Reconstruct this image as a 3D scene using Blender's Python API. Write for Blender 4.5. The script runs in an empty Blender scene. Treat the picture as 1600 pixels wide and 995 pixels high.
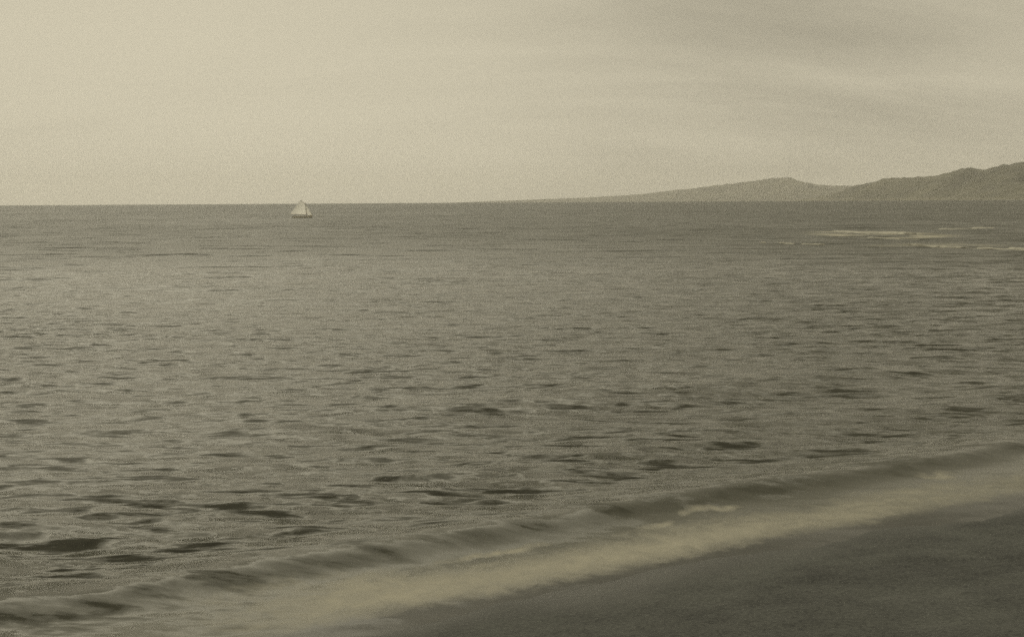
import bpy, math
import numpy as np
from mathutils import Matrix, Vector

SC = bpy.context.scene
COL = SC.collection
R = math.radians

# ------------------------------------------------------------------ camera
CAM_H = 4.0
FPX = 1716.0                       # focal length in pixels of the 1600 px wide photograph
PITCH = math.atan((497.5 - 314.6) / FPX)
ROLL = R(-0.32)
cam_data = bpy.data.cameras.new('camera')
cam_data.sensor_width = 36.0
cam_data.lens = FPX / 1600.0 * 36.0
cam_data.clip_start = 0.1
cam_data.clip_end = 120000.0
cam = bpy.data.objects.new('camera', cam_data)
COL.objects.link(cam)
cam.matrix_world = (Matrix.Translation((0, 0, CAM_H))
                    @ Matrix.Rotation(math.pi / 2 - PITCH, 4, 'X')
                    @ Matrix.Rotation(ROLL, 4, 'Z'))
SC.camera = cam

# ------------------------------------------------------------------ sky and sun
SUN_AZ = R(-30.0)                 # from +Y (the view), negative = left
SUN_EL = R(55.0)
world = bpy.data.worlds.new('World')
SC.world = world
world.use_nodes = True
nt = world.node_tree
nt.nodes.clear()
L = nt.links.new
out = nt.nodes.new('ShaderNodeOutputWorld')
bg = nt.nodes.new('ShaderNodeBackground')
sky = nt.nodes.new('ShaderNodeTexSky')
sky.sky_type = 'NISHITA'
sky.sun_disc = False
sky.sun_elevation = SUN_EL
sky.sun_rotation = SUN_AZ
sky.air_density = 1.0
sky.dust_density = 1.0
sky.ozone_density = 1.0
bw = nt.nodes.new('ShaderNodeRGBToBW')
L(sky.outputs[0], bw.inputs[0])
# thin drifting cloud streaks: noise on a flat cloud layer seen along the view direction
tc = nt.nodes.new('ShaderNodeTexCoord')
sep = nt.nodes.new('ShaderNodeSeparateXYZ')
L(tc.outputs['Generated'], sep.inputs[0])


def wmath(op, a, b=None):
    n = nt.nodes.new('ShaderNodeMath')
    n.operation = op
    for i, v in enumerate((a, b)):
        if v is None:
            continue
        if isinstance(v, (int, float)):
            n.inputs[i].default_value = v
        else:
            L(v, n.inputs[i])
    return n.outputs[0]


# the band on the horizon is as pale as the sky just above it
cv = nt.nodes.new('ShaderNodeCombineXYZ')
L(sep.outputs[0], cv.inputs[0])
L(sep.outputs[1], cv.inputs[1])
L(wmath('MAXIMUM', sep.outputs[2], 0.07), cv.inputs[2])
L(cv.outputs[0], sky.inputs['Vector'])
zz = wmath('ADD', wmath('MAXIMUM', sep.outputs[2], 0.0), 0.32)
cx = wmath('DIVIDE', sep.outputs[0], zz)
cy = wmath('DIVIDE', sep.outputs[1], zz)
comb = nt.nodes.new('ShaderNodeCombineXYZ')
L(cx, comb.inputs[0])
L(cy, comb.inputs[1])
mp = nt.nodes.new('ShaderNodeMapping')
mp.inputs['Rotation'].default_value = (0, 0, R(10))
mp.inputs['Location'].default_value = (3.1, 1.7, 0)
mp.inputs['Scale'].default_value = (0.6, 2.2, 1)
L(comb.outputs[0], mp.inputs[0])
n1 = nt.nodes.new('ShaderNodeTexNoise')
n1.inputs['Scale'].default_value = 1.0
n1.inputs['Detail'].default_value = 6.0
n1.inputs['Roughness'].default_value = 0.58
n1.inputs['Distortion'].default_value = 0.35
L(mp.outputs[0], n1.inputs['Vector'])
n2 = nt.nodes.new('ShaderNodeTexNoise')
n2.inputs['Scale'].default_value = 1.3
n2.inputs['Detail'].default_value = 2.0
mp2 = nt.nodes.new('ShaderNodeMapping')
mp2.inputs['Location'].default_value = (7.0, 3.0, 0.0)
L(tc.outputs['Generated'], mp2.inputs[0])
L(mp2.outputs[0], n2.inputs['Vector'])
r1 = nt.nodes.new('ShaderNodeMapRange')
r1.inputs['From Min'].default_value = 0.42
r1.inputs['From Max'].default_value = 0.72
L(n1.outputs['Fac'], r1.inputs['Value'])
r2 = nt.nodes.new('ShaderNodeMapRange')
r2.inputs['From Min'].default_value = 0.34
r2.inputs['From Max'].default_value = 0.70
L(n2.outputs['Fac'], r2.inputs['Value'])
cl = wmath('MULTIPLY', wmath('ADD', wmath('MULTIPLY', r1.outputs[0], 0.75), 0.35), wmath('MULTIPLY', r2.outputs[0], 0.40))
# a thin even veil of high cloud over the clear sky
veil = wmath('ADD', wmath('MULTIPLY', bw.outputs[0], 0.18), 3.9)
lum = wmath('MULTIPLY', veil, wmath('SUBTRACT', 1.0, cl))
tint = nt.nodes.new('ShaderNodeVectorMath')
tint.operation = 'SCALE'
tint.inputs[0].default_value = (1.095, 1.0, 0.75)
L(lum, tint.inputs['Scale'])
L(tint.outputs[0], bg.inputs['Color'])
bg.inputs['Strength'].default_value = 0.10
L(bg.outputs[0], out.inputs[0])

sd = bpy.data.lights.new('sun', 'SUN')
sd.energy = 1.3
sd.angle = R(72)
sd.color = (1.0, 0.93, 0.72)
sun = bpy.data.objects.new('sun', sd)
COL.objects.link(sun)
sdir = Vector((math.sin(SUN_AZ) * math.cos(SUN_EL), math.cos(SUN_AZ) * math.cos(SUN_EL), math.sin(SUN_EL)))
sun.rotation_euler = (-sdir).to_track_quat('-Z', 'Y').to_euler()
sun.location = (0, 0, 40)

SC.view_settings.view_transform = 'Standard'
SC.view_settings.look = 'None'
SC.view_settings.gamma = 1.0
SC.view_settings.use_curve_mapping = False
SC.view_settings.exposure = 0.2
SC.render.engine = 'CYCLES'
SC.cycles.max_bounces = 6
SC.cycles.volume_bounces = 3
SC.cycles.use_denoising = False
SC.cycles.use_adaptive_sampling = True
SC.cycles.adaptive_threshold = 0.045
SC.cycles.adaptive_min_samples = 24

# ------------------------------------------------------------------ helpers
RNG = np.random.default_rng(11)
RE = 6371000.0
ORG = np.array([-1.2, 10.1])       # a point of the waterline
TAN = np.array([0.878, 0.478])     # along the waterline
NOR = np.array([-0.478, 0.878])    # out to sea


def grid_mesh(name, V, nu, nv, mat, attrs=None, smooth=True, flip=False):
    """V: (nu*nv,3), index = i*nv + j"""
    i = np.arange(nu - 1)[:, None] * nv
    j = np.arange(nv - 1)[None, :]
    a = (i + j).ravel()
    q = np.stack([a, a + nv, a + nv + 1, a + 1], 1)
    if flip:
        q = q[:, ::-1]
    nq = len(q)
    me = bpy.data.meshes.new(name)
    me.vertices.add(len(V))
    me.vertices.foreach_set('co', V.astype(np.float32).ravel())
    me.loops.add(nq * 4)
    me.loops.foreach_set('vertex_index', q.astype(np.int32).ravel())
    me.polygons.add(nq)
    me.polygons.foreach_set('loop_start', (np.arange(nq) * 4).astype(np.int32))
    me.update(calc_edges=True)
    if smooth:
        me.polygons.foreach_set('use_smooth', np.ones(nq, dtype=bool))
    for k, v in (attrs or {}).items():
        at = me.attributes.new(k, 'FLOAT', 'POINT')
        at.data.foreach_set('value', v.astype(np.float32).ravel())
    me.materials.append(mat)
    me.validate()
    o = bpy.data.objects.new(name, me)
    COL.objects.link(o)
    return o


def obj(name, verts, faces, mat, parent=None, smooth=False, loc=None):
    me = bpy.data.meshes.new(name)
    me.from_pydata([tuple(v) for v in verts], [], faces)
    me.update()
    if smooth:
        for p in me.polygons:
            p.use_smooth = True
    me.materials.append(mat)
    o = bpy.data.objects.new(name, me)
    COL.objects.link(o)
    if parent:
        o.parent = parent
    if loc:
        o.location = loc
    return o


def smooth(a, b, x):
    t = np.clip((x - a) / (b - a), 0, 1)
    return t * t * (3 - 2 * t)


def vnoise1(x, seed):
    """smooth 1-D value noise, -1..1"""
    g = np.random.default_rng(seed).uniform(-1, 1, 4096)
    xi = np.floor(x).astype(int)
    f = x - xi
    f = f * f * (3 - 2 * f)
    return g[xi % 4096] * (1 - f) + g[(xi + 1) % 4096] * f


def vnoise2(x, y, seed):
    g = np.random.default_rng(seed).uniform(-1, 1, (256, 256))
    xi = np.floor(x).astype(int)
    yi = np.floor(y).astype(int)
    fx = x - xi
    fy = y - yi
    fx = fx * fx * (3 - 2 * fx)
    fy = fy * fy * (3 - 2 * fy)
    a = g[xi % 256, yi % 256] * (1 - fx) + g[(xi + 1) % 256, yi % 256] * fx
    b = g[xi % 256, (yi + 1) % 256] * (1 - fx) + g[(xi + 1) % 256, (yi + 1) % 256] * fx
    return a * (1 - fy) + b * fy


def fbm2(x, y, seed, octv=4, gain=0.5):
    s = np.zeros_like(x)
    a = 1.0
    for k in range(octv):
        s = s + a * vnoise2(x * 2 ** k + 17.3 * k, y * 2 ** k - 9.1 * k, seed + k)
        a *= gain
    return s


def node_mat(name):
    m = bpy.data.materials.new(name)
    m.use_nodes = True
    t = m.node_tree
    return m, t, t.nodes['Principled BSDF'], t.nodes['Material Output']


def N(t, kind, **kw):
    n = t.nodes.new(kind)
    for k, v in kw.items():
        if k in n.inputs:
            n.inputs[k].default_value = v
        else:
            setattr(n, k, v)
    return n


def plain(name, col, rough=0.7, var=0.15, scale=3.0, bump=0.0):
    m, t, p, o = node_mat(name)
    tcn = N(t, 'ShaderNodeTexCoord')
    no = N(t, 'ShaderNodeTexNoise', Scale=scale, Detail=5.0)
    t.links.new(tcn.outputs['Object'], no.inputs['Vector'])
    rp = N(t, 'ShaderNodeValToRGB')
    rp.color_ramp.elements[0].position = 0.3
    rp.color_ramp.elements[1].position = 0.7
    rp.color_ramp.elements[0].color = (*[c * (1 - var) for c in col], 1)
    rp.color_ramp.elements[1].color = (*[c * (1 + var) for c in col], 1)
    t.links.new(no.outputs['Fac'], rp.inputs[0])
    t.links.new(rp.outputs[0], p.inputs['Base Color'])
    p.inputs['Roughness'].default_value = rough
    if bump:
        b = N(t, 'ShaderNodeBump', Strength=0.5, Distance=bump)
        t.links.new(no.outputs['Fac'], b.inputs['Height'])
        t.links.new(b.outputs[0], p.inputs['Normal'])
    return m


# ------------------------------------------------------------------ materials
def sea_material():
    m, t, p, o = node_mat('sea_water')
    lk = t.links.new
    p.inputs['IOR'].default_value = 1.33
    ar = N(t, 'ShaderNodeAttribute', attribute_name='ripple')
    af = N(t, 'ShaderNodeAttribute', attribute_name='foam')
    asl = N(t, 'ShaderNodeAttribute', attribute_name='shallow')
    geo = N(t, 'ShaderNodeNewGeometry')
    # froth texture
    fn = N(t, 'ShaderNodeTexNoise', Scale=3.2, Detail=7.0, Roughness=0.65, Distortion=0.6)
    lk(geo.outputs['Position'], fn.inputs['Vector'])
    add = N(t, 'ShaderNodeMath', operation='ADD')
    lk(af.outputs['Fac'], add.inputs[0])
    lk(fn.outputs['Fac'], add.inputs[1])
    fr = N(t, 'ShaderNodeMapRange')
    fr.inputs['From Min'].default_value = 0.60
    fr.inputs['From Max'].default_value = 1.45
    lk(add.outputs[0], fr.inputs['Value'])
    gate = N(t, 'ShaderNodeMath', operation='MULTIPLY')
    g2 = N(t, 'ShaderNodeMapRange')
    g2.inputs['From Max'].default_value = 0.15
    lk(af.outputs['Fac'], g2.inputs['Value'])
    lk(fr.outputs[0], gate.inputs[0])
    lk(g2.outputs[0], gate.inputs[1])
    mix1 = N(t, 'ShaderNodeMix', data_type='RGBA')
    mix1.inputs[6].default_value = (0.066, 0.066, 0.050, 1)
    mix1.inputs[7].default_value = (0.085, 0.084, 0.062, 1)
    lk(asl.outputs['Fac'], mix1.inputs[0])
    afl = N(t, 'ShaderNodeAttribute', attribute_name='film')     # wet sand seen through the last thin sheet
    mixf = N(t, 'ShaderNodeMix', data_type='RGBA')
    mixf.inputs[7].default_value = (0.040, 0.040, 0.032, 1)
    lk(afl.outputs['Fac'], mixf.inputs[0])
    lk(mix1.outputs[2], mixf.inputs[6])
    mix2 = N(t, 'ShaderNodeMix', data_type='RGBA')
    mix2.inputs[7].default_value = (0.33, 0.312, 0.245, 1)
    lk(gate.outputs[0], mix2.inputs[0])
    lk(mixf.outputs[2], mix2.inputs[6])
    lk(mix2.outputs[2], p.inputs['Base Color'])
    rm = N(t, 'ShaderNodeMix', data_type='FLOAT')
    rm.inputs[3].default_value = 0.7
    lk(gate.outputs[0], rm.inputs[0])
    arg = N(t, 'ShaderNodeAttribute', attribute_name='gloss')
    lk(arg.outputs['Fac'], rm.inputs[2])
    lk(rm.outputs[0], p.inputs['Roughness'])
    # ripples too fine for the mesh: layers of tilted facets, crests lying across the wind
    ach = N(t, 'ShaderNodeAttribute', attribute_name='chop')
    aft = N(t, 'ShaderNodeAttribute', attribute_name='far')
    cur = geo.outputs['Normal']
    for sx, sy, det, amp_sock, k in ((1.15, 3.8, 4.0, ach.outputs['Fac'], 3.8), (0.42, 1.25, 2.0, ar.outputs['Fac'], 7.0),
                                   (0.16, 0.55, 5.0, aft.outputs['Fac'], 4.2)):
        mpn = N(t, 'ShaderNodeMapping')
        mpn.inputs['Scale'].default_value = (sx, sy, 1.0)
        mpn.inputs['Rotation'].default_value = (0, 0, R(4))
        lk(geo.outputs['Position'], mpn.inputs[0])
        rn = N(t, 'ShaderNodeTexNoise', Scale=1.0, Detail=det, Roughness=0.6, Distortion=0.3)
        lk(mpn.outputs[0], rn.inputs['Vector'])
        sb = N(t, 'ShaderNodeVectorMath', operation='SUBTRACT')
        lk(rn.outputs['Color'], sb.inputs[0])
        sb.inputs[1].default_value = (0.5, 0.5, 0.5)
        ml = N(t, 'ShaderNodeVectorMath', operation='MULTIPLY')
        lk(sb.outputs[0], ml.inputs[0])
        ml.inputs[1].default_value = (0.45 * k, k, 0.0)
        # steep little fronts towards the beach, gentle backs
        pn = N(t, 'ShaderNodeVectorMath', operation='MINIMUM')
        lk(ml.outputs[0], pn.inputs[0])
        pn.inputs[1].default_value = (9, 0, 9)
        pp = N(t, 'ShaderNodeVectorMath', operation='MAXIMUM')
        lk(ml.outputs[0], pp.inputs[0])
        pp.inputs[1].default_value = (0, 0, 0)
        pm = N(t, 'ShaderNodeVectorMath', operation='MULTIPLY')
        lk(pp.outputs[0], pm.inputs[0])
        pm.inputs[1].default_value = (0, 0.3, 0)
        pa = N(t, 'ShaderNodeVectorMath', operation='ADD')
        lk(pn.outputs[0], pa.inputs[0])
        lk(pm.outputs[0], pa.inputs[1])
        v = pa.outputs[0]
        sc_ = N(t, 'ShaderNodeVectorMath', operation='SCALE')
        lk(v, sc_.inputs[0])
        lk(amp_sock, sc_.inputs['Scale'])
        ad = N(t, 'ShaderNodeVectorMath', operation='ADD')
        lk(cur, ad.inputs[0])
        lk(sc_.outputs[0], ad.inputs[1])
        cur = ad.outputs[0]
    nm = N(t, 'ShaderNodeVectorMath', operation='NORMALIZE')
    lk(cur, nm.inputs[0])
    lk(nm.outputs[0], p.inputs['Normal'])
    return m


def sand_material():
    m, t, p, o = node_mat('dark_beach_sand')
    lk = t.links.new
    geo = N(t, 'ShaderNodeNewGeometry')
    aw = N(t, 'ShaderNodeAttribute', attribute_name='wet')
    a = N(t, 'ShaderNodeTexNoise', Scale=1.1, Detail=6.0, Roughness=0.6)
    b = N(t, 'ShaderNodeTexNoise', Scale=26.0, Detail=8.0, Roughness=0.75)
    for n in (a, b):
        lk(geo.outputs['Position'], n.inputs['Vector'])
    mx = N(t, 'ShaderNodeMath', operation='MULTIPLY_ADD')      # coarse grain on broad mottling
    mx.inputs[1].default_value = 1.9
    lk(b.outputs['Fac'], mx.inputs[0])
    lk(a.outputs['Fac'], mx.inputs[2])
    rp = N(t, 'ShaderNodeMapRange')
    rp.inputs['From Min'].default_value = 1.12
    rp.inputs['From Max'].default_value = 1.85
    lk(mx.outputs[0], rp.inputs['Value'])
    c1 = N(t, 'ShaderNodeMix', data_type='RGBA')
    c1.inputs[6].default_value = (0.014, 0.015, 0.013, 1)
    c1.inputs[7].default_value = (0.080, 0.084, 0.073, 1)
    lk(rp.outputs[0], c1.inputs[0])
    c2 = N(t, 'ShaderNodeMix', data_type='RGBA')
    c2.inputs[7].default_value = (0.034, 0.034, 0.027, 1)
    wf = N(t, 'ShaderNodeMath', operation='MULTIPLY')
    wf.inputs[1].default_value = 0.75
    lk(aw.outputs['Fac'], wf.inputs[0])
    lk(wf.outputs[0], c2.inputs[0])
    lk(c1.outputs[2], c2.inputs[6])
    lk(c2.outputs[2], p.inputs['Base Color'])
    rr = N(t, 'ShaderNodeMapRange')
    rr.inputs['To Min'].default_value = 0.9
    rr.inputs['To Max'].default_value = 0.5
    lk(aw.outputs['Fac'], rr.inputs['Value'])
    lk(rr.outputs[0], p.inputs['Roughness'])
    bm = N(t, 'ShaderNodeBump', Strength=0.7, Distance=0.012)
    lk(b.outputs['Fac'], bm.inputs['Height'])
    lk(bm.outputs[0], p.inputs['Normal'])
    return m


def hill_material():
    m, t, p, o = node_mat('scrub_hillside')
    lk = t.links.new
    geo = N(t, 'ShaderNodeNewGeometry')
    al = N(t, 'ShaderNodeAttribute', attribute_name='land')     # height above the sea
    a = N(t, 'ShaderNodeTexNoise', Scale=0.0022, Detail=7.0, Roughness=0.65)
    lk(geo.outputs['Position'], a.inputs['Vector'])
    rp = N(t, 'ShaderNodeMapRange')
    rp.inputs['From Min'].default_value = 0.35
    rp.inputs['From Max'].default_value = 0.65
    lk(a.outputs['Fac'], rp.inputs['Value'])
    c1 = N(t, 'ShaderNodeMix', data_type='RGBA')
    c1.inputs[6].default_value = (0.060, 0.059, 0.040, 1)
    c1.inputs[7].default_value = (0.125, 0.120, 0.080, 1)
    lk(rp.outputs[0], c1.inputs[0])
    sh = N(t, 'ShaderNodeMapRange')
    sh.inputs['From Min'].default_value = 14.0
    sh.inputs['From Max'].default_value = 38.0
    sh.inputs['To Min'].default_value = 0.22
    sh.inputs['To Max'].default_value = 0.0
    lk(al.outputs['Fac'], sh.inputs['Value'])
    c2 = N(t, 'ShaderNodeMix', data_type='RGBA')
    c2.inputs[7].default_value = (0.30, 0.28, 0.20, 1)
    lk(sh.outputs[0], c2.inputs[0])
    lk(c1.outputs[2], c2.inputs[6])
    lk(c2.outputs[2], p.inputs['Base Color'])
    p.inputs['Roughness'].default_value = 0.95
    return m


SEA = sea_material()
SAND = sand_material()
HILL = hill_material()


# ------------------------------------------------------------------ beach
def beach_z(s, t):
    z = np.where(s > 0, -0.12 * s, -0.15 * s)
    z = z + 0.16 * smooth(-3.5, -9.0, s) * 6.0
    z = np.where(s > 0, np.maximum(z, -0.12 * 14 - 0.02 * (s - 14)), z)
    land = smooth(0.2, -1.5, s)
    z = z + land * (0.035 * fbm2(s * 0.8, t * 0.45, 301, 4) + 0.011 * fbm2(s * 4.5, t * 4.5, 311, 4))
    z = z + 0.014 * vnoise1(t * 0.42, 5) + 0.010 * vnoise1(t * 1.3, 6) + 0.006 * vnoise1(t * 4.1, 7)
    z = np.where(s < -14, np.minimum(z, 3.1 + 0.25 * fbm2(s * 0.06, t * 0.06, 321, 3)), z)
    return z


sa = np.concatenate([np.linspace(-400, -16, 40)[:-1], np.linspace(-16, -5, 90)[:-1],
                     np.linspace(-5, 2.5, 260)[:-1], np.linspace(2.5, 120, 40)])
ta = np.concatenate([np.linspace(-600, -12, 60)[:-1], np.linspace(-12, 22, 520)[:-1], np.linspace(22, 700, 60)])
S_, T_ = np.meshgrid(sa, ta, indexing='ij')
Z_ = beach_z(S_, T_)
XY = ORG[None, None, :] + S_[..., None] * NOR + T_[..., None] * TAN
wet = smooth(-1.1 + 0 * S_, -0.1, S_ + 0.35 * fbm2(S_ * 0.6, T_ * 0.5, 331, 3))
V = np.concatenate([XY, Z_[..., None]], -1).reshape(-1, 3)
beach = grid_mesh('beach', V, len(sa), len(ta), SAND, {'wet': wet}, flip=True)
beach['kind'] = 'structure'

# ------------------------------------------------------------------ sea
az_in = np.radians(np.linspace(-30, 30, 520))
az_out = np.radians(np.linspace(30, 85, 50))[1:]
az = np.concatenate([-az_out[::-1], az_in, az_out])
rr_ = [4.5]
for lim, stp in ((22, 0.0040), (240, 0.0026), (1500, 0.006), (9000, 0.012), (33000, 0.10)):
    while rr_[-1] < lim:
        rr_.append(rr_[-1] * (1 + stp))
rad = np.array(rr_)
step = np.gradient(rad)
nr, na = len(rad), len(az)
RR, AA = np.meshgrid(rad, az, indexing='ij')
X = RR * np.sin(AA)
Y = RR * np.cos(AA)
S = (X - ORG[0]) * NOR[0] + (Y - ORG[1]) * NOR[1]
T = (X - ORG[0]) * TAN[0] + (Y - ORG[1]) * TAN[1]

NW = 200
lam = np.exp(RNG.uniform(math.log(0.2), math.log(3.6), NW))
# slope energy per component, even for waves of 0.3 to 0.6 m
wgt = smooth(0.15, 0.4, lam) * np.where(lam > 0.6, np.exp(-((np.log(lam) - math.log(0.6)) / 0.75) ** 2), 1.0)
wgt = wgt / wgt.sum()
SLOPE_VAR = 0.0105
slope = np.sqrt(2 * SLOPE_VAR * wgt)
amp = slope * lam / (2 * math.pi)
spread = np.where(lam > 2.0, 0.24, np.where(lam > 0.5, 0.28, 0.36))
th = R(-94) + RNG.normal(0, 1, NW) * spread        # travel direction: towards the beach
kx = 2 * math.pi / lam * np.cos(th)
ky = 2 * math.pi / lam * np.sin(th)
ph = RNG.uniform(0, 2 * math.pi, NW)
shore_amp = 0.10 + 0.35 * smooth(1.2, 2.2, S) + 0.55 * smooth(1.9, 4.0, S)
corner = 0.55 * smooth(0.5, -3.0, T) * smooth(0.1, 1.0, S) * smooth(4.0, 2.0, S)
gust = 1.0 + 0.28 * fbm2(X * 0.030, Y * 0.022, 401, 5, 0.6) + 0.18 * fbm2(X * 0.16, Y * 0.09, 411, 2)
gust = np.clip(gust, 0.6, 1.45)
Zs = np.zeros_like(X)
DX = np.zeros_like(X)
DY = np.zeros_like(X)
lostvar = np.zeros_like(X)
for i in range(NW):
    keep_r = smooth(2.2, 4.5, lam[i] / step)
    nk = int(np.count_nonzero(keep_r > 0))
    lostvar += (0.5 * slope[i] ** 2) * (1 - keep_r ** 2)[:, None]
    if nk == 0:
        continue
    # rows are sorted by distance, so the kept ones come first
    p_ = (kx[i] * X[:nk] + ky[i] * Y[:nk] + ph[i]).astype(np.float32)
    a_ = (amp[i] * keep_r[:nk])[:, None].astype(np.float32)
    c_ = np.cos(p_) * a_
    s_ = np.sin(p_) * a_
    Zs[:nk] += c_
    DX[:nk] -= 0.5 * np.cos(th[i]) * s_
    DY[:nk] -= 0.5 * np.sin(th[i]) * s_
m_ = gust * shore_amp
Zs *= m_
DX *= m_
DY *= m_
# wind chop leans towards the beach: long gentle backs, short steep fronts
Zl = 0.05 * np.tanh(Zs / 0.05)
DX += 1.2 * Zl * -0.10
DY += 1.2 * Zl * -0.995
# low swell rolling in parallel to the beach
def ridge(u, back, front):
    return np.where(u > 0, np.exp(-(u / back) ** 2), np.exp(-(u / front) ** 2))
near = smooth(60, 30, RR)
s1 = 1.90 + 0.17 * vnoise1(T * 0.33, 21) + 0.04 * vnoise1(T * 1.1, 22) + 0.5 * smooth(0, -5, T)
h1 = 0.16 + 0.025 * vnoise1(T * 0.28, 23) + 0.015 * vnoise1(T * 0.9, 24)
Zs += near * h1 * ridge(S - s1, 0.75, 0.33)
s2 = 4.9 + 0.5 * vnoise1(T * 0.22, 31) + 0.15 * vnoise1(T * 0.7, 32)
h2 = np.clip(0.06 + 0.06 * vnoise1(T * 0.17 + 3, 33), 0.0, 0.3)
Zs += near * h2 * ridge(S - s2, 1.0, 0.75)
s3 = 9.0 + 0.9 * vnoise1(T * 0.15, 41)
h3 = np.clip(0.08 + 0.10 * vnoise1(T * 0.11 + 5, 43), 0.0, 0.3)
Zs += near * h3 * ridge(S - s3, 1.5, 1.1)
# run-up: the water lies a little higher where the last wave washes up the sand
Zs += 0.03 * smooth(2.0, 0.3, S) * (1 + vnoise1(T * 0.8, 51))
run = smooth(4.0, 10.0, T)                         # the wash reaches higher up the sand at the right
Zs += 0.055 * run * smooth(2.0, 0.3, S)
S = S + 0.36 * run * smooth(4.0, 1.0, S)
Zs -= 0.5 * smooth(-1.2, -4.0, S)

# foam: the wash at the edge and small broken patches on the first wave
wash = smooth(1.55, 0.75, S - 0.30 * (s1 - 1.95) + 0.22 * fbm2(S * 1.2, T * 0.5, 501, 3) - 0.55 * smooth(1.5, -4, T))
foam = 0.66 * wash * smooth(-2.4, 0.6, T) * (1 - 0.55 * smooth(3.5, 10.0, T))
# spent foam drifting round the shoal off to the right
foam += 0.95 * smooth(-0.5, 0.5, fbm2(X * 0.22, Y * 0.30, 531, 4)) * smooth(1.25, 0.6, np.hypot((X - 42.0) / 7.5, (Y - 126.0) / 15.0))
foam += 0.5 * smooth(-0.3, 0.6, fbm2(X * 0.25, Y * 0.5, 541, 4)) * smooth(1.3, 0.5, np.hypot((X - 37.5) / 8.0, (Y - 96.0) / 5.0))
patch = fbm2(S * 1.6, T * 0.55, 521, 3)
foam += 0.55 * smooth(0.55, 0.95, patch) * ridge(S - s1 + 0.25, 0.45, 0.6) * near
for fx, fy, fl, fw, fa in ((2.55, 13.82, 0.50, 0.16, 1.0), (-0.25, 12.2, 0.75, 0.13, 0.8), (1.75, 13.3, 0.28, 0.13, 0.7), (6.15, 15.5, 0.45, 0.2, 0.6)):
    u_ = (X - fx) * TAN[0] + (Y - fy) * TAN[1]
    w_ = (X - fx) * NOR[0] + (Y - fy) * NOR[1] + 0.12 * fbm2(X * 2.1, Y * 2.1, 561, 3)
    foam += fa * smooth(1.3, 0.2, np.hypot(u_ / fl, w_ / fw)) * (0.75 + 0.5 * fbm2(X * 6, Y * 6, 571, 2))
foam = np.clip(foam, 0, 1) * smooth(-0.10, 0.55, S)
film = smooth(0.42, 0.02, S)
shallow = smooth(2.2, 0.2, S)
ripple_var = np.clip(lostvar * gust ** 2 * shore_amp ** 2 * 1.0, 0, 1)
farmix = smooth(22, 105, RR)
gloss = np.clip(np.sqrt(np.sqrt(2.0 * (ripple_var + 0.006))) * farmix, 0.20, 0.55)
rough = np.sqrt(ripple_var) * (1 - farmix)         # slope of the waves the mesh cannot carry
Zs -= (RR ** 2) / (2 * RE)
V = np.stack([X + DX, Y + DY, Zs], -1).reshape(-1, 3)
sea = grid_mesh('sea', V, nr, na, SEA, {'ripple': rough, 'foam': foam, 'shallow': shallow, 'film': film, 'chop': gust * (shore_amp + corner) * (1 + 0.5 * smooth(1.2, 2.2, S) * smooth(7.0, 3.0, S)) * (1 - 0.75 * farmix), 'gloss': gloss, 'far': farmix}, flip=True)
sea['kind'] = 'structure'


# ------------------------------------------------------------------ hills along the coast
def level_y(px):
    return 314.6 + (800 - px) * 0.00559


def hills(name, prof, dist, half, seed, nu=620, nv=90, rug=0.34):
    pxs = np.array([p[0] for p in prof], float)
    pys = np.array([p[1] for p in prof], float)
    u = np.linspace(pxs[0], pxs[-1], nu)
    py = np.interp(u, pxs, pys)
    d = np.interp(u, [q[0] for q in dist], [q[1] for q in dist])
    Hh = (level_y(u) - py) / FPX * d + d * d / (2 * RE)
    Hh = np.maximum(Hh, 4.0)
    k = np.array([0.25, 0.5, 0.25])
    for _ in range(2):
        Hh = np.convolve(np.pad(Hh, 1, mode='edge'), k, mode='valid')
    Hh = Hh * (1 + 0.022 * vnoise1(u / 11.0, seed + 20) + 0.02 * vnoise1(u / 4.5, seed + 21))
    a = np.arctan((u - 800) / FPX)
    v = np.linspace(-1, 1, nv)
    Uq, Vq = np.meshgrid(np.arange(nu), v, indexing='ij')
    D = d[:, None] + Vq * half(u)[:, None]
    Xh = D * np.sin(a)[:, None]
    Yh = D * np.cos(a)[:, None]
    sc = 1.0 / (half(u).mean() * 0.35)
    nz = fbm2(Xh * sc, Yh * sc, seed, 6, 0.55)
    shp = 1 - np.abs(Vq) ** 1.35
    z = Hh[:, None] * (shp * (1 + rug * nz * np.minimum(1, 3 * np.abs(Vq)) * (1 - 0.3 * shp)))
    z += Hh[:, None] * 0.035 * nz * shp
    land = np.maximum(z, -10)
    z = z - 6.0 * (1 - shp) - D * D / (2 * RE)
    V = np.stack([Xh, Yh, z], -1).reshape(-1, 3)
    o = grid_mesh(name, V, nu, nv, HILL, {'land': land}, flip=False)
    o['kind'] = 'structure'
    return o


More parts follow.
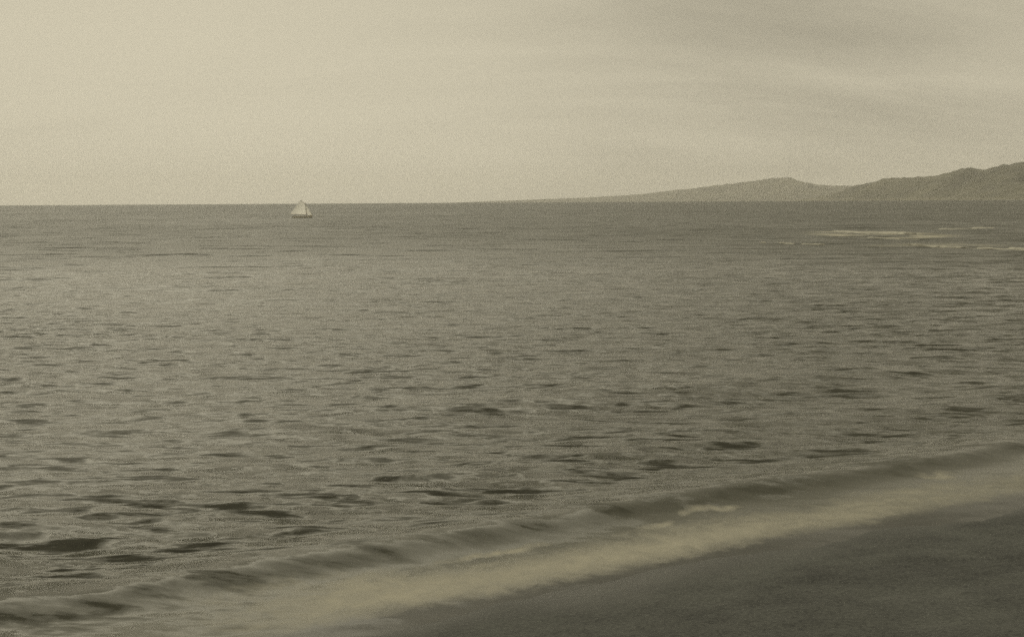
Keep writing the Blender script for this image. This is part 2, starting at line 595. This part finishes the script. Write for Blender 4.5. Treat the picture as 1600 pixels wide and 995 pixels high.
PA = [(690, 317.4), (730, 315.6), (770, 314.0), (800, 313.2), (830, 312.0), (860, 310.6), (885, 309.8), (900, 309.0),
      (930, 307.6), (960, 306.0), (985, 304.6), (1010, 302.5), (1040, 299.0), (1065, 296.0), (1090, 293.3), (1120, 290),
      (1150, 287.4), (1170, 285.6), (1185, 283.5), (1200, 281.5), (1212, 279.2), (1226, 278.0), (1236, 279.5),
      (1246, 283.5), (1258, 286.8), (1275, 289.2), (1300, 290.5), (1330, 290.8), (1370, 289), (1420, 287), (1500, 285),
      (1600, 284), (1800, 283), (2100, 288), (2400, 296)]
hills('far_hills', PA, [(690, 26000), (1000, 25000), (1250, 22500), (1500, 21000), (2400, 21000)],
      lambda u: np.interp(u, [690, 900, 1250, 2400], [500, 1500, 2800, 3000]), 601)
PB = [(1240, 312.0), (1270, 308.5), (1290, 304), (1310, 299.5), (1330, 291.5), (1345, 288.6), (1360, 286.6), (1375, 284.6),
      (1385, 283.0), (1395, 282.8), (1420, 281.4), (1445, 278.6), (1465, 275.5), (1480, 271), (1493, 266.5),
      (1505, 264.2), (1518, 264.0), (1530, 266.5), (1538, 266.3), (1550, 261.8), (1565, 259.6), (1580, 259.4),
      (1600, 261), (1640, 258), (1700, 250), (1800, 255), (1950, 240), (2150, 252), (2400, 262)]
hills('near_hills', PB, [(1240, 13500), (1400, 11800), (1600, 10500), (2400, 9500)],
      lambda u: np.interp(u, [1240, 1330, 1500, 2400], [350, 900, 1700, 2200]), 641)


# ------------------------------------------------------------------ breaking waves far out on the right
FOAM = plain('broken_foam', (0.30, 0.29, 0.24), 0.8, 0.3, 0.8, 0.05)


def ground(px, py):
    a = (px - 800) / FPX
    b = (497.5 - py) / FPX
    c, s = math.cos(ROLL), math.sin(ROLL)
    a, b = a * c - b * s, a * s + b * c
    d = Vector((a, math.cos(PITCH) + b * math.sin(PITCH), -math.sin(PITCH) + b * math.cos(PITCH)))
    t = CAM_H / -d.z
    return np.array([d.x * t, d.y * t])


def breaker(pts, width, height, seed, label, thin=0.35):
    P = np.array([ground(*q) for q in pts])
    seg = np.concatenate([[0], np.cumsum(np.linalg.norm(np.diff(P, axis=0), axis=1))])
    n = max(24, int(seg[-1] / 0.22))
    w = np.linspace(0, seg[-1], n)
    cxs = np.interp(w, seg, P[:, 0])
    cys = np.interp(w, seg, P[:, 1])
    cys = cys + 0.7 * vnoise1(w * 0.35, seed) + 0.3 * vnoise1(w * 1.1, seed + 1)
    e = np.clip(np.minimum(w, seg[-1] - w) / (0.12 * seg[-1]), 0, 1) ** 0.6
    body = np.clip(0.62 + 0.55 * vnoise1(w * 0.3, seed + 2) + 0.4 * vnoise1(w * 1.0, seed + 3), thin * 0.4, 1.3) * e
    m = 12
    vv = []
    for i in range(n):
        for j in range(m):
            f = j / (m - 1) * 2 - 1              # -1 shoreward .. +1 seaward
            wd = width * body[i] * (1 + 0.35 * float(vnoise1(np.array([w[i] * 1.7 + j * 3.1]), seed + 4)[0]))
            prof = (1 - abs(f) ** 2.2) * (1.0 if f < 0 else 0.85)
            z = height * body[i] * prof * (1 + 0.25 * float(vnoise1(np.array([w[i] * 2.3 + j * 5.7]), seed + 5)[0])) \
                - 0.16 * abs(f) ** 3
            x = cxs[i]
            y = cys[i] + f * wd
            vv.append((x, y, z - (x * x + y * y) / (2 * RE)))
    V = np.array(vv)
    o = grid_mesh('breaking_wave', V, n, m, FOAM, flip=True)
    ctr = V.mean(0)
    ctr[2] = -0.2
    co = (V - ctr).astype(np.float32)
    o.data.vertices.foreach_set('co', co.ravel())
    o.data.update()
    o.location = ctr
    o['label'] = label
    o['category'] = 'wave'
    o['group'] = 'waves breaking offshore on the right'
    return o


breaker([(1308, 362.5), (1340, 363.5), (1380, 364), (1437, 366.5)], 9.0, 0.22, 801,
        'broad pale breaking wave, leftmost and longest of the upper foam lines below the hills')
breaker([(1345, 371), (1390, 373), (1442, 375)], 3.0, 0.2, 811,
        'faint short breaking wave just below the broad pale foam line')
breaker([(1420, 383), (1445, 385.5), (1480, 387), (1540, 389), (1625, 391.5)], 2.2, 0.2, 821,
        'long thin breaking wave running out of the right edge, nearest of the foam lines')
breaker([(1470, 358.5), (1510, 357.2), (1552, 356)], 4.5, 0.2, 831,
        'thin breaking wave farthest out, close under the dark hills at right')
breaker([(1218, 380.5), (1242, 381.2)], 1.1, 0.12, 841, 'tiny whitecap left of the foam lines, larger of a pair', 0.9)
breaker([(1190, 380.0), (1199, 380.2)], 0.9, 0.12, 851, 'tiniest whitecap, leftmost of all the foam offshore', 0.9)
breaker([(1254, 382.0), (1290, 382.6)], 0.8, 0.12, 861, 'thin low whitecap between the tiny pair and the long foam line', 0.9)


# ------------------------------------------------------------------ sailing boat
def tube(p0, p1, r0, r1, n=8):
    p0, p1 = Vector(p0), Vector(p1)
    ax = (p1 - p0).normalized()
    up = Vector((0, 0, 1)) if abs(ax.z) < 0.9 else Vector((1, 0, 0))
    a = ax.cross(up).normalized()
    b = ax.cross(a)
    vs, fs = [], []
    for p, r in ((p0, r0), (p1, r1)):
        for k in range(n):
            g = 2 * math.pi * k / n
            vs.append(p + a * (math.cos(g) * r) + b * (math.sin(g) * r))
    for k in range(n):
        fs.append((k, (k + 1) % n, n + (k + 1) % n, n + k))
    fs.append(tuple(range(n))[::-1])
    fs.append(tuple(range(n, 2 * n)))
    return vs, fs


def sail_mesh(tack, clew, throat, peak, belly, nu=14, nv=14):
    """four-cornered (or three-cornered) bellied sheet of cloth with faint seams"""
    tack, clew, throat, peak = map(Vector, (tack, clew, throat, peak))
    vs, fs = [], []
    for i in range(nu + 1):
        for j in range(nv + 1):
            u, v = i / nu, j / nv
            p = (tack * (1 - u) + clew * u) * (1 - v) + (throat * (1 - u) + peak * u) * v
            b = belly * 4 * u * (1 - u) * (0.35 + 0.65 * math.sin(math.pi * min(1, v * 0.85 + 0.1)))
            leech = -0.10 * math.sin(math.pi * v) * u
            vs.append((p.x + leech, p.y + b + 0.012 * (j % 2), p.z))
    m = nv + 1
    for i in range(nu):
        for j in range(nv):
            a = i * m + j
            fs.append((a, a + m, a + m + 1, a + 1))
    return vs, fs


SAIL = plain('sail_canvas', (0.92, 0.91, 0.86), 0.9, 0.05, 1.2)
_t = SAIL.node_tree
_tr = N(_t, 'ShaderNodeBsdfTranslucent')
_tr.inputs[0].default_value = (0.95, 0.94, 0.89, 1)
_mx = N(_t, 'ShaderNodeMixShader')
_mx.inputs[0].default_value = 0.65
_t.links.new(_t.nodes['Principled BSDF'].outputs[0], _mx.inputs[1])
_t.links.new(_tr.outputs[0], _mx.inputs[2])
_t.links.new(_mx.outputs[0], _t.nodes['Material Output'].inputs[0])
HULL = plain('painted_hull', (0.72, 0.69, 0.60), 0.5, 0.12, 2.0)
STRK = plain('rubbing_strake_wood', (0.50, 0.46, 0.38), 0.6, 0.2, 4.0)
DECK = plain('deck_boards', (0.28, 0.25, 0.17), 0.75, 0.2, 5.0)
SPAR = plain('varnished_spar', (0.24, 0.19, 0.11), 0.5, 0.2, 6.0)
ROPE = plain('tarred_rope', (0.12, 0.11, 0.08), 0.9, 0.2, 12.0)

bxy = ground(473, 340.5)
boat = bpy.data.objects.new('sailing_boat', None)
COL.objects.link(boat)
boat.empty_display_size = 1.0
boat.location = (bxy[0], bxy[1], -float(bxy @ bxy) / (2 * RE))
boat.rotation_euler = (R(4), 0, R(-10))
boat['label'] = 'small boat under white mainsail and jib far out near the horizon'
boat['category'] = 'sailboat'

# hull, bow towards +x
LH = 5.0
st = np.linspace(0, 1, 15)
hv, hf = [], []
MR = 9
for q in st:
    x = -LH / 2 + LH * q
    beam = 0.82 * (math.sin(math.pi * (0.22 + 0.78 * q)) ** 0.75 if q < 1 else 0.0) + 0.015
    sheer = 0.34 + 0.28 * (q - 0.35) ** 2 + 0.16 * q ** 2
    keel = -0.34 * (1 - 0.75 * q ** 3) * (0.45 + 0.55 * min(1, q * 4))
    for k in range(MR):
        g = k / (MR - 1) * math.pi
        c = math.cos(g)
        yy = beam * math.copysign(abs(c) ** 0.7, c)
        zz2 = sheer - (sheer - keel) * math.sin(g) ** 0.8
        hv.append((x + 0.22 * q * q * (zz2 / 0.6), yy, zz2))
for i in range(len(st) - 1):
    for k in range(MR - 1):
        a = i * MR + k
        hf.append((a, a + 1, a + MR + 1, a + MR))
hf.append(tuple(range(MR)))
hull = obj('hull', hv, hf, HULL, boat, smooth=True)
dv, df = [], []
for i in range(len(st)):
    a, b = hv[i * MR], hv[i * MR + MR - 1]
    for p in (a, b):
        dv.append((p[0], p[1] * 0.95, p[2] - 0.07))
for i in range(len(st) - 1):
    df.append((2 * i, 2 * i + 1, 2 * i + 3, 2 * i + 2))
obj('deck', dv, df, DECK, hull)
for sgn, kk in ((1, 0), (-1, MR - 1)):
    sv, sf = [], []
    for i in range(len(st) - 1):
        vs, fs = tube(hv[i * MR + kk], hv[(i + 1) * MR + kk], 0.035, 0.035, 6)
        o_ = len(sv)
        sv += vs
        sf += [tuple(o_ + w for w in f) for f in fs]
    obj('gunwale', sv, sf, STRK, hull)
rv = [(-2.5, -0.03, 0.45), (-2.5, 0.03, 0.45), (-2.85, -0.02, 0.45), (-2.85, 0.02, 0.45),
      (-2.5, -0.03, -0.4), (-2.5, 0.03, -0.4), (-2.95, -0.02, -0.4), (-2.95, 0.02, -0.4)]
obj('rudder', rv, [(0, 1, 3, 2), (4, 6, 7, 5), (0, 4, 5, 1), (2, 3, 7, 6), (0, 2, 6, 4), (1, 5, 7, 3)], STRK, boat)

MX = 1.05
obj('mast', *tube((MX, 0, 0.1), (MX - 0.10, 0, 3.95), 0.065, 0.035), SPAR, boat)
obj('boom', *tube((MX, -0.02, 0.82), (-3.15, -0.60, 1.02), 0.05, 0.035), SPAR, boat)
obj('gaff', *tube((MX - 0.05, -0.02, 3.30), (-0.12, -0.26, 4.72), 0.04, 0.028), SPAR, boat)
obj('bowsprit', *tube((2.1, 0, 0.62), (2.75, 0, 0.66), 0.05, 0.03), SPAR, boat)
obj('mainsail', *sail_mesh((MX - 0.08, -0.03, 0.88), (-3.10, -0.59, 1.08), (MX - 0.12, -0.03, 3.30), (-0.10, -0.26, 4.66), -0.30),
    SAIL, boat, smooth=True)
obj('jib', *sail_mesh((2.66, 0, 0.70), (1.38, -0.35, 0.80), (MX + 0.12, 0, 3.42), (MX + 0.08, -0.03, 3.40), -0.18),
    SAIL, boat, smooth=True)
obj('forestay', *tube((2.72, 0, 0.66), (MX - 0.1, 0, 3.75), 0.012, 0.012, 5), ROPE, boat)
for sgn in (-1, 1):
    obj('shroud', *tube((MX - 0.2, 0.74 * sgn, 0.5), (MX - 0.1, 0, 3.7), 0.010, 0.010, 5), ROPE, boat)
obj('mainsheet', *tube((-2.3, -0.1, 0.45), (-2.7, -0.5, 1.08), 0.012, 0.012, 5), ROPE, boat)

# ------------------------------------------------------------------ haze
HB = 36000.0
lo, hi = -200.0, 760.0
hvs = [(x, y, z) for x in (-HB, HB) for y in (-HB, HB) for z in (lo, hi)]
hfs = [(0, 1, 3, 2), (4, 6, 7, 5), (0, 4, 5, 1), (2, 3, 7, 6), (0, 2, 6, 4), (1, 5, 7, 3)]
hm = bpy.data.materials.new('sea_haze')
hm.use_nodes = True
ht = hm.node_tree
ht.nodes.clear()
ho = N(ht, 'ShaderNodeOutputMaterial')
hp = N(ht, 'ShaderNodeVolumePrincipled')
hp.inputs['Color'].default_value = (1.0, 0.985, 0.95, 1)
hp.inputs['Density'].default_value = 3.0e-5
hp.inputs['Anisotropy'].default_value = 0.3
ht.links.new(hp.outputs[0], ho.inputs['Volume'])
haze = obj('haze', hvs, hfs, hm)
haze['kind'] = 'stuff'
